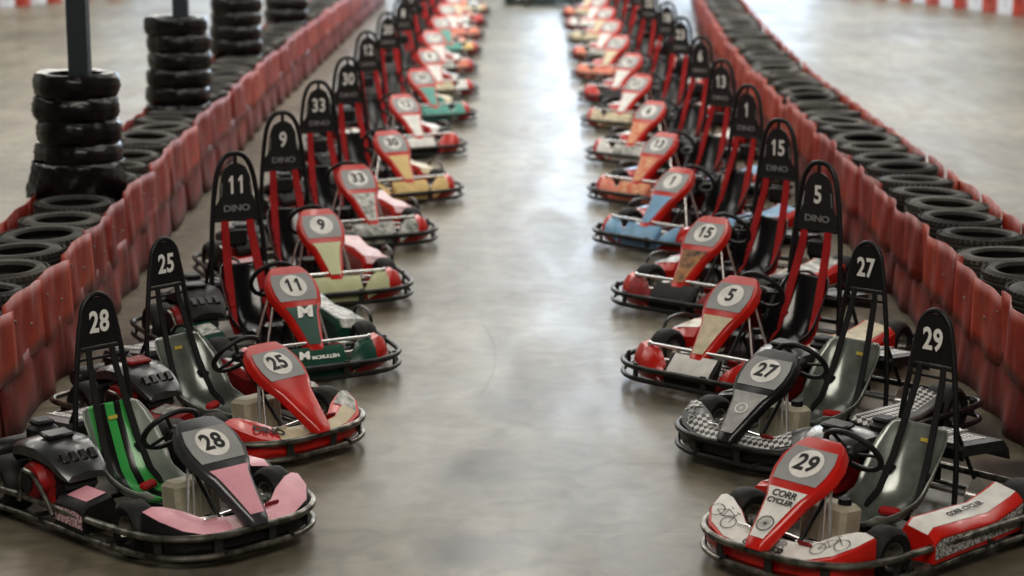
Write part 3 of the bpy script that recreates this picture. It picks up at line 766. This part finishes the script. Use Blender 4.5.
def streaks(m, amount, col):
    nt = m.node_tree; b = nt.nodes['Principled BSDF']; src = b.inputs['Base Color'].links[0].from_socket
    tc = nt.nodes.new('ShaderNodeTexCoord'); mp = nt.nodes.new('ShaderNodeMapping'); mp.inputs['Rotation'].default_value = (R(28), 0, 0); mp.inputs['Scale'].default_value = (4, 9, 2.2)
    oi = nt.nodes.new('ShaderNodeObjectInfo'); va = nt.nodes.new('ShaderNodeVectorMath'); va.operation = 'ADD'
    nt.links.new(tc.outputs['Object'], va.inputs[0]); nt.links.new(oi.outputs['Location'], va.inputs[1]); nt.links.new(va.outputs[0], mp.inputs['Vector'])
    n = nt.nodes.new('ShaderNodeTexNoise'); n.inputs['Scale'].default_value = 1.0; n.inputs['Detail'].default_value = 5; nt.links.new(mp.outputs['Vector'], n.inputs['Vector'])
    mr = nt.nodes.new('ShaderNodeMapRange'); mr.inputs['From Min'].default_value = .52; mr.inputs['From Max'].default_value = .74; mr.inputs['To Max'].default_value = amount; nt.links.new(n.outputs['Fac'], mr.inputs['Value'])
    x = nt.nodes.new('ShaderNodeMix'); x.data_type = 'RGBA'; nt.links.new(mr.outputs['Result'], x.inputs['Factor']); nt.links.new(src, x.inputs['A']); x.inputs['B'].default_value = (*col, 1); nt.links.new(x.outputs['Result'], b.inputs['Base Color'])
for m_ in M_sheet: streaks(m_, .45, (.50, .30, .28))
M_sheetdirty = [mat('scuffed_barrier_plastic_%d' % i, c_, .5, var=.7, vscale=3.2, col2=c2, bump=.3, bscale=9, spec=.5) for i, (c_, c2) in enumerate([((.30, .045, .032), (.09, .035, .032)), ((.24, .035, .028), (.06, .028, .028))])]
for m_ in M_sheetdirty: streaks(m_, .5, (.22, .17, .17))
TY = [car_tyre_mb(.295, .165, .18).mesh('tyre_a'), car_tyre_mb(.285, .18, .19).mesh('tyre_b'), car_tyre_mb(.305, .155, .185).mesh('tyre_c')]
def interp(tab, y):
    if y <= tab[0][0]: return tab[0][1]
    for (a, b), (c, d) in zip(tab, tab[1:]):
        if a <= y <= c: return b+(d-b)*(y-a)/(c-a)
    return tab[-1][1]
BR = [(9, 3.07), (24, 3.09), (30, 3.3), (36, 3.6), (46, 4.3)]
BL = [(9, -3.06), (13, -3.07), (18, -3.2), (26, -3.3), (31, -3.25), (46, -3.1)]
STK = [(-3.20, 15.15), (-3.30, 20.5), (-3.42, 25.8), (-3.36, 31.0)]
SP = .60
def sheet_mb(L, z0, z1, bulge, flare, seedv, curl=.03, corner=.0):
    rnd = random.Random(seedv); b = MB(); nx, nz = 14, 5; rings = []
    ph = rnd.uniform(-.3, .3); am = rnd.uniform(.6, 1.2); dz = rnd.uniform(-.02, .02)
    for i in range(nx+1):
        s = i/nx; col = []
        for j in range(nz+1):
            t = j/nz; z = z0+(z1-z0)*t
            out = bulge*.7*am*math.sin(math.pi*min(1, max(0, s+ph*.2)))**1.0+flare*(1-t)*(.6+.4*math.sin(2*math.pi*s+ph))
            out += curl*math.exp(-((s-1)/.10)**2)*(.4+.6*t)-.012*math.exp(-((s)/.08)**2)
            out += .010*math.sin(9*s+ph*7+t*2)
            zz = z+dz*t+(-corner*max(0, s-.75)*4*t)+.008*math.sin(6*s+ph*9)*t
            col.append(Vector((-out, s*L, zz)))
        rings.append(col)
    b.loft(rings, False, False); return b
def bolt_mb():
    b = MB(); b.lathe([(0, .006), (.010, .004), (.012, 0)], Matrix.Rotation(R(-90), 4, 'Y'), 10); return b
BOLT = bolt_mb().mesh('bolt')
SH_U = [sheet_mb(SP*1.14, .31, .70, .06, .02, s).mesh('sheet_u%d' % s) for s in range(6)]
SH_W = [sheet_mb(SP*1.14, .31, .71, .02, .015, s+60, curl=.022, corner=.03).mesh('sheet_w%d' % s) for s in range(6)]
SH_L = [sheet_mb(SP*1.14, .005, .40, .035, .05, s+20).mesh('sheet_l%d' % s) for s in range(6)]
SH_O = [sheet_mb(SP*1.14, .005, .69, .06, .02, s+40).mesh('sheet_o%d' % s) for s in range(4)]
M_bolt = mat('bolt_steel', (.25, .24, .22), .4, metal=.8)
def place_sheet(me, m, x, y, side, rz, label, group, bolts=(), tilt=0.):
    o = obj('barrier_sheet', me, m, None, (x, y, 0), solid=.007)
    o.rotation_euler = (tilt, 0, rz)
    o.scale = (side, 1, 1)   # side 1: bulges toward -x, -1: toward +x
    tag(o, label, 'barrier sheet', group)
    for (s, z, out) in bolts:
        bo = obj('bolt', BOLT, M_bolt, o, (-out-.006, s, z))
    return o
def barrier(tab, side, y0, n, sn):
    """side=+1 right barrier (aisle face toward -x), -1 left barrier"""
    rnd = random.Random(3+side); lower = MB(); vis = 0
    for i in range(n):
        y = y0+i*SP; x = interp(tab, y)
        near_stack = side < 0 and any(abs(y-sy) < .5 for _, sy in STK)
        if not near_stack:
            dx = rnd.uniform(-.03, .03)
            k = rnd.randrange(3)
            o = obj('used_tyre', TY[k], M_tyre[rnd.randrange(3)], None, (x+dx, y+rnd.uniform(-.02, .02), .60+rnd.uniform(-.01, .012)), (R(rnd.uniform(-3, 4)), R(rnd.uniform(-3, 3)), rnd.uniform(0, 6)))
            tag(o, '%s worn car tyre along the top of the %s tyre wall' % (words(i) if i else 'end-most', sn), 'tyre', 'car tyres on top of the %s tyre wall' % sn)
            for q in range(3):
                lower.lathe([(.19, -.07), (.23, -.084), (.28, -.07), (.292, 0), (.28, .07), (.23, .084), (.19, .07)], Matrix.Translation((x+dx*.5, y, .085+q*.168)), 16)
    for kind in range(3):
        y = y0-SP/2; i = 0; end = y0+n*SP
        while y < end:
            L = rnd.uniform(.50, .78) if side > 0 or kind == 2 else rnd.uniform(.60, 1.05)
            x = interp(tab, y+L/2); rz = -math.atan2(interp(tab, y+L)-interp(tab, y), L); fx = x-side*.325; i += 1
            sc = L/SP; dz = rnd.uniform(-.025, .02)
            if kind == 0:
                o = place_sheet((SH_U if side > 0 else SH_W)[rnd.randrange(6)], M_sheet[rnd.randrange(3)], fx-side*.006*(i % 2), y, side, rz, '%s upper red sheet along the aisle face of the %s tyre wall' % (words(i-1) if i > 1 else 'end-most', sn), 'upper red sheets on the %s tyre wall' % sn,
                    bolts=[(.12, .60, .02), (.34, .52, .04)] if y < 24 else (), tilt=R(rnd.uniform(-2, 2)))
            elif kind == 1:
                o = place_sheet(SH_L[rnd.randrange(6)], M_sheetdirty[rnd.randrange(2)], fx+side*(.012+.005*(i % 2)), y, side, rz, '%s lower scuffed red sheet along the foot of the %s tyre wall' % (words(i-1) if i > 1 else 'end-most', sn), 'lower red sheets on the %s tyre wall' % sn); dz = 0
            else:
                o = place_sheet(SH_O[rnd.randrange(4)], M_sheet[rnd.randrange(3)], x+side*(.325+.004*(i % 2)), y, -side, rz, '%s red sheet along the outer face of the %s tyre wall' % (words(i-1) if i > 1 else 'end-most', sn), 'outer red sheets on the %s tyre wall' % sn)
                dz = min(dz, 0)
            o.scale = (o.scale[0], sc, 1); o.location.z = max(dz, -.004) if kind else dz
            y += L
    o = obj('stacked_tyres', lower.mesh('lower_tyres'), M_tyre[2]); o['kind'] = 'stuff'
    tag(o, 'dark lower tyres packed inside the red sheets of the %s tyre wall' % sn, 'tyres')
barrier(BR, 1, 10.3, 58, 'postless')
barrier(BL, -1, 10.3, 58, 'posted')

# wrapped tyre stacks with steel posts
M_wrap = mat('black_plastic_wrap', (.010, .010, .010), .27, coat=.2, bump=.5, bscale=16)
M_post = mat('post_paint', (.05, .062, .075), .55, var=.15, vscale=3)
def wrap_tyre_mb(seed_):
    rnd = random.Random(seed_); b = MB(); rings = []; seg = 48; P = 14
    ph = [rnd.uniform(0, 6) for _ in range(4)]
    for k in range(seg+1):
        a = 2*math.pi*(k % seg)/seg
        w = .010*math.sin(3*a+ph[0])+.006*math.sin(7*a+ph[1])+.004*math.sin(17*a+ph[2])
        R0 = .315+w; prof = []
        for j in range(P+1):
            t = -1+2*j/P; z = t*.086+.006*math.sin(5*a+ph[3]+j)
            r = R0-.024*abs(t)**2.6+.0035*math.sin(29*a+j*1.7)
            prof.append((r, z))
        prof += [(.20, .076), (.185, 0), (.20, -.076), (prof[0][0], prof[0][1])]
        rings.append([Vector((r*math.cos(a), r*math.sin(a), z)) for r, z in prof])
    b.loft(rings, False, False); return b
WR = [wrap_tyre_mb(s).mesh('wrapped_tyre%d' % s) for s in range(4)]
pn = ['first', 'second', 'third', 'fourth']
for i, (x, y) in enumerate(STK):
    for k in range(9):
        o = obj('wrapped_tyre', WR[(k*3+i) % 4], M_wrap, None, (x+random.uniform(-.012, .012), y+random.uniform(-.012, .012), .087+k*.172), (0, 0, random.uniform(0, 6)))
        q_ = random.uniform(.96, 1.03); o.scale = (q_, q_, 1)
        tag(o, '%s tyre up from the floor in the %s black wrapped stack' % (words(k+1), pn[i]), 'tyre', 'black wrapped tyres around the steel posts')
    b = MB(); b.box((0.04, 0, 2.75), (.145, .145, 5.5), bev=.006); b.box((0, 0, .01), (.2, .2, .02), bev=.004)
    tag(obj('steel_post', b.mesh('post'), M_post, None, (x, y, 0)), 'dark blue grey square steel post rising from the %s black wrapped tyre stack' % pn[i], 'post', 'steel posts in the tyre stacks')
# crumpled wrap at the foot of the nearest stack
def drape_mb():
    b = MB(); rings = []; rnd = random.Random(5)
    seg = 60
    for k in range(seg+1):
        a = 2*math.pi*(k % seg)/seg; col = []
        for j in range(9):
            t = j/8; z = .90-.26*t
            r = .325+.03*math.sin(3.1*t)*.6+.016*math.sin(9*a+5*t)*t+.009*math.sin(23*a+9*t)+.008*math.sin(4*a-6*t)
            r += .07*t**2*math.exp(-((math.atan2(math.sin(a-3.5), math.cos(a-3.5)))/.35)**2)
            col.append(Vector((r*math.cos(a), r*math.sin(a), z+.015*math.sin(5*a+1)*t)))
        rings.append(col)
    b.loft(rings, False, False); return b
tag(obj('loose_wrap', drape_mb().mesh('drape'), M_wrap, None, (STK[0][0], STK[0][1], 0), solid=.004), 'crumpled shiny black plastic wrap around the lower part of the first tyre stack', 'plastic wrap')

# far striped barriers
M_fw = mat('white_barrier_plastic', (.62, .64, .68), .35, var=.2, vscale=4)
def far_barrier(P0, P1, n, sn):
    d = (Vector(P1)-Vector(P0)); ang = math.atan2(d.y, d.x); L = d.length/n
    for i in range(n):
        p = Vector(P0)+d*(i/n); me = G('fb%d' % (i % 2), lambda: MB().join(_fbp(i % 2)))
        w = i % 2
        o = obj('striped_barrier_panel', me, M_fw if w else M_sheet[0], None, (p.x, p.y, 0), (0, 0, ang)); o.scale = (L/.6, 1, 1)
        tag(o, '%s %s panel of the striped barrier on the far %s side' % (words(i//2+1), 'white' if w else 'red', sn), 'barrier panel', 'striped barrier panels on the far %s side' % sn)
def _fbp(v):
    b = MB(); pts = [(.6*k/10, .05*math.sin(math.pi*k/10)) for k in range(11)]
    b.loft([[Vector((x, -y, .0)), Vector((x, -y-.01, .55)), Vector((x, -y-.03, .62)), Vector((x, -y+.08, .62)), Vector((x, .10, 0))] for x, y in pts], True, True); return b
far_barrier((10.9, 38.6, 0), (7.6, 48.0, 0), 18, 'postless')
far_barrier((-12.6, 38.6, 0), (-8.6, 47.5, 0), 18, 'posted')

# ------------------------------------------------------------------ building
M_wall = mat('wall_paint', (.42, .42, .40), .8, var=.1, vscale=1)
M_ceil = mat('ceiling_panel', (.16, .16, .16), .8)
X0, X1, Y0, Y1, H = -16, 16, -6, 66, 8.5
def floor_material():
    m = bpy.data.materials.new('polished_concrete'); m.use_nodes = True; nt = m.node_tree; b = nt.nodes['Principled BSDF']
    N = nt.nodes.new; Lk = nt.links.new
    tc = N('ShaderNodeTexCoord')
    def noise(scale, detail=5, dist=0., stretch=(1, 1, 1)):
        mp = N('ShaderNodeMapping'); mp.inputs['Scale'].default_value = stretch; Lk(tc.outputs['Object'], mp.inputs['Vector'])
        n = N('ShaderNodeTexNoise'); n.inputs['Scale'].default_value = scale; n.inputs['Detail'].default_value = detail; n.inputs['Distortion'].default_value = dist
        Lk(mp.outputs['Vector'], n.inputs['Vector']); return n.outputs['Fac']
    def ramp(fac, p0, c0, p1, c1):
        r = N('ShaderNodeValToRGB'); e = r.color_ramp.elements; e[0].position = p0; e[1].position = p1; e[0].color = (*c0, 1); e[1].color = (*c1, 1); Lk(fac, r.inputs['Fac']); return r.outputs['Color']
    def mix(a, c, f, mode='MIX'):
        x = N('ShaderNodeMix'); x.data_type = 'RGBA'; x.blend_type = mode
        if isinstance(f, float): x.inputs['Factor'].default_value = f
        else: Lk(f, x.inputs['Factor'])
        Lk(a, x.inputs['A']); Lk(c, x.inputs['B']); return x.outputs['Result']
    big = ramp(noise(.35, 6, .6), .38, (.155, .136, .098), .62, (.25, .225, .170))
    cool = ramp(noise(.6, 5, 1.2, (1, .6, 1)), .45, (.5, .5, .5), .62, (.40, .42, .44))
    col = mix(big, cool, .35, 'OVERLAY')
    fine = ramp(noise(4.5, 10, 1.0), .3, (.60, .60, .60), .7, (1.12, 1.11, 1.09))
    col = mix(col, fine, 1., 'MULTIPLY')
    streak = ramp(noise(1.3, 7, .5, (3, .35, 1)), .40, (.80, .80, .80), .60, (1, 1, 1)); col = mix(col, streak, .8, 'MULTIPLY')
    # dark stains, dust and tyre arcs as distances on the floor
    sep = N('ShaderNodeSeparateXYZ'); Lk(tc.outputs['Object'], sep.inputs[0])
    def math_(op, a, c=None):
        k = N('ShaderNodeMath'); k.operation = op
        for i_, v in enumerate((a, c)):
            if v is None: continue
            if isinstance(v, (int, float)): k.inputs[i_].default_value = v
            else: Lk(v, k.inputs[i_])
        return k.outputs[0]
    dn = noise(5, 6)
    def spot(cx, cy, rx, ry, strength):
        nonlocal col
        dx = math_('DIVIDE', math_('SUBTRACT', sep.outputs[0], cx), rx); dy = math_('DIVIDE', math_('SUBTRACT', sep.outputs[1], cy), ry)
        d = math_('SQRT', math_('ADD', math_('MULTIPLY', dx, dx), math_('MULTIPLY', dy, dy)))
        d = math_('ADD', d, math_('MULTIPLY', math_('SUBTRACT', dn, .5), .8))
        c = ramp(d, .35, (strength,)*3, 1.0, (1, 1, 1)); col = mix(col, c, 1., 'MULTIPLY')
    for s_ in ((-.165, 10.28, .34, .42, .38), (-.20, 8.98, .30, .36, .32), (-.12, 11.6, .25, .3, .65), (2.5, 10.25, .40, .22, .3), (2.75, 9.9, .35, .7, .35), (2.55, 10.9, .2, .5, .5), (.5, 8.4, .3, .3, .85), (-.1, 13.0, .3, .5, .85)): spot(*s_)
    def arc(cx, cy, r, w, k, y_lo, y_hi):
        nonlocal col
        dx = math_('SUBTRACT', sep.outputs[0], cx); dy = math_('SUBTRACT', sep.outputs[1], cy)
        d = math_('ABSOLUTE', math_('SUBTRACT', math_('SQRT', math_('ADD', math_('MULTIPLY', dx, dx), math_('MULTIPLY', dy, dy))), r))
        inside = math_('MULTIPLY', math_('LESS_THAN', d, w), math_('MULTIPLY', math_('GREATER_THAN', sep.outputs[1], y_lo), math_('LESS_THAN', sep.outputs[1], y_hi)))
        c = ramp(inside, 0, (1, 1, 1), 1, (k,)*3); col = mix(col, c, 1., 'MULTIPLY')
    arc(-5.2, 12.65, 5.095, .009, .62, 11.7, 13.6); arc(-40, 20, 45.3, .02, .85, 24, 40); arc(30, 28, 24.5, .02, .8, 18, 36)
    for yy in (9.25, 11.65, 14.4, 17.6, 22.0, 28.0, 35.0):
        d = math_('ABSOLUTE', math_('SUBTRACT', sep.outputs[1], yy)); c = ramp(math_('LESS_THAN', d, .006), 0, (1, 1, 1), 1, (.75,)*3); col = mix(col, c, 1., 'MULTIPLY')
    # rubber dust near the barriers
    Lk(col, b.inputs['Base Color'])
    rg = N('ShaderNodeMapRange'); rg.inputs['To Min'].default_value = .31; rg.inputs['To Max'].default_value = .42; Lk(noise(1.1, 7, .8, (2, .6, 1)), rg.inputs['Value']); rg.inputs['From Min'].default_value = .3; rg.inputs['From Max'].default_value = .7
    Lk(rg.outputs['Result'], b.inputs['Roughness'])
    bp = N('ShaderNodeBump'); bp.inputs['Strength'].default_value = .03; bp.inputs['Distance'].default_value = .02; Lk(noise(2.2, 4, .2, (2.2, 1, 1)), bp.inputs['Height']); Lk(bp.outputs['Normal'], b.inputs['Normal'])
    b.inputs['Specular IOR Level'].default_value = .36
    return m
def slab(name, c, d, m): return struct(name, MB().box(c, d).mesh(name, smooth=False), m)
slab('floor', ((X0+X1)/2, (Y0+Y1)/2, -.05), (X1-X0, Y1-Y0, .1), floor_material())
slab('ceiling', ((X0+X1)/2, (Y0+Y1)/2, H+.1), (X1-X0+.4, Y1-Y0+.4, .2), M_ceil)
slab('wall_left', (X0-.1, (Y0+Y1)/2, H/2), (.2, Y1-Y0, H), M_wall)
slab('wall_right', (X1+.1, (Y0+Y1)/2, H/2), (.2, Y1-Y0, H), M_wall)
slab('wall_front', ((X0+X1)/2, Y0-.1, H/2), (X1-X0+.4, .2, H), M_wall)
# back wall with window openings
wins = [(-13, -8.5, 1.5, 7.5), (-6.5, -2, 1.5, 7.5), (.6, 4.4, .2, 7.8), (5.2, 9.5, .2, 7.5), (12, 15.5, 1.5, 7.5)]
bw = MB(); xs = X0
for x0, x1, z0, z1 in wins:
    bw.box(((xs+x0)/2, Y1+.1, H/2), (x0-xs, .2, H)); bw.box(((x0+x1)/2, Y1+.1, z0/2), (x1-x0, .2, z0)); bw.box(((x0+x1)/2, Y1+.1, (z1+H)/2), (x1-x0, .2, H-z1)); xs = x1
bw.box(((xs+X1)/2, Y1+.1, H/2), (X1-xs, .2, H))
struct('wall_back', bw.mesh('wall_back', smooth=False), M_wall)
def emis(name, col, s):
    m = bpy.data.materials.new(name); m.use_nodes = True; nt = m.node_tree; nt.nodes.clear()
    o = nt.nodes.new('ShaderNodeOutputMaterial'); e = nt.nodes.new('ShaderNodeEmission'); e.inputs[0].default_value = (*col, 1); e.inputs[1].default_value = s
    nt.links.new(e.outputs[0], o.inputs[0]); return m
M_day_fill = emis('fill_window_glass', (.70, .84, 1.0), 1.3); M_day2 = emis('daylit_glass_bright', (.62, .80, 1.0), 3.0)  # dimmer outer windows are unseen, added to lighten the whole hall
for i, (x0, x1, z0, z1) in enumerate(wins):
    struct('window_%d' % (i+1), MB().box(((x0+x1)/2, Y1+.12, (z0+z1)/2), (x1-x0, .04, z1-z0)).mesh('win', smooth=False), M_day2 if i in (2, 3) else M_day_fill)
struct('window_6', MB().box((1.75, 48, H-.02), (2.3, 10, .05)).mesh('skylight', smooth=False), emis('skylight_glass', (.55, .74, 1.0), 5.0))
# unseen ceiling lamps added as overhead fill, dimmer over the near rows
M_lamp = emis('lamp_diffuser', (1.0, .96, .88), 6)
FAR = [(x, y) for y in (16, 24, 32, 40, 48, 56) for x in (-9, 0, 9)]
for x, y in FAR:
    k = {16: 170, 24: 270, 32: 330, 40: 330, 48: 290, 56: 260}[y]
    t = thing('added_ceiling_lamp', 'long white ceiling lamp added under the hall roof for overhead light', 'ceiling lamp', (x, y, H-.3), 0, 'added ceiling lamps of the hall')
    obj('lamp_housing', G('lh', lambda: MB().box((0, 0, .1), (.5, 2.4, .12), bev=.03)), M_wall, t)
    obj('diffuser', G('ld', lambda: MB().box((0, 0, .02), (.42, 2.3, .05), bev=.01)), M_lamp, t)
    l = bpy.data.lights.new('lamp', 'AREA'); l.shape = 'RECTANGLE'; l.size = 7.0; l.size_y = 6.5; l.energy = k; l.specular_factor = .45; l.color = (1, .965, .90)
    lo = bpy.data.objects.new('overhead_fill', l); COL.objects.link(lo); lo.location = (x, y, H-.42)
# daylight spilling from the back windows
for x, w, e in ((2.5, 4, 110), (-6, 8, 120), (9, 8, 120)):
    l = bpy.data.lights.new('daylight', 'AREA'); l.shape = 'RECTANGLE'; l.size = w; l.size_y = 5; l.energy = e; l.color = (.80, .89, 1)
    lo = bpy.data.objects.new('daylight', l); COL.objects.link(lo); lo.location = (x, Y1-.4, 4.3); lo.rotation_euler = (R(-90), 0, 0)
# added key light high near the camera, brightens the front karts
l = bpy.data.lights.new('near', 'AREA'); l.shape = 'RECTANGLE'; l.size = 9; l.size_y = 5; l.energy = 620; l.color = (1, .93, .84)
lo = bpy.data.objects.new('near_key_light', l); COL.objects.link(lo); lo.location = (0, 2.5, H-.6); lo.rotation_euler = (R(38), 0, 0)

w = bpy.data.worlds.new('world'); scn.world = w; w.use_nodes = True
w.node_tree.nodes['Background'].inputs[0].default_value = (.55, .62, .7, 1); w.node_tree.nodes['Background'].inputs[1].default_value = .06

# ------------------------------------------------------------------ camera
F = 2070.; HZ = -145.
cam = bpy.data.cameras.new('camera'); co = bpy.data.objects.new('camera', cam); COL.objects.link(co)
cam.sensor_width = 36; cam.lens = F/1024*36; cam.clip_end = 200
co.location = (0, 0, 3.1); pitch = math.atan((288-HZ)/F); co.rotation_euler = (math.pi/2-pitch, 0, 0)
cam.dof.use_dof = True; cam.dof.focus_distance = 10.4; cam.dof.aperture_fstop = 1.7; cam.dof.aperture_blades = 0
scn.camera = co
scn.view_settings.view_transform = 'Standard'; scn.view_settings.look = 'Medium High Contrast'; scn.view_settings.exposure = 0.35
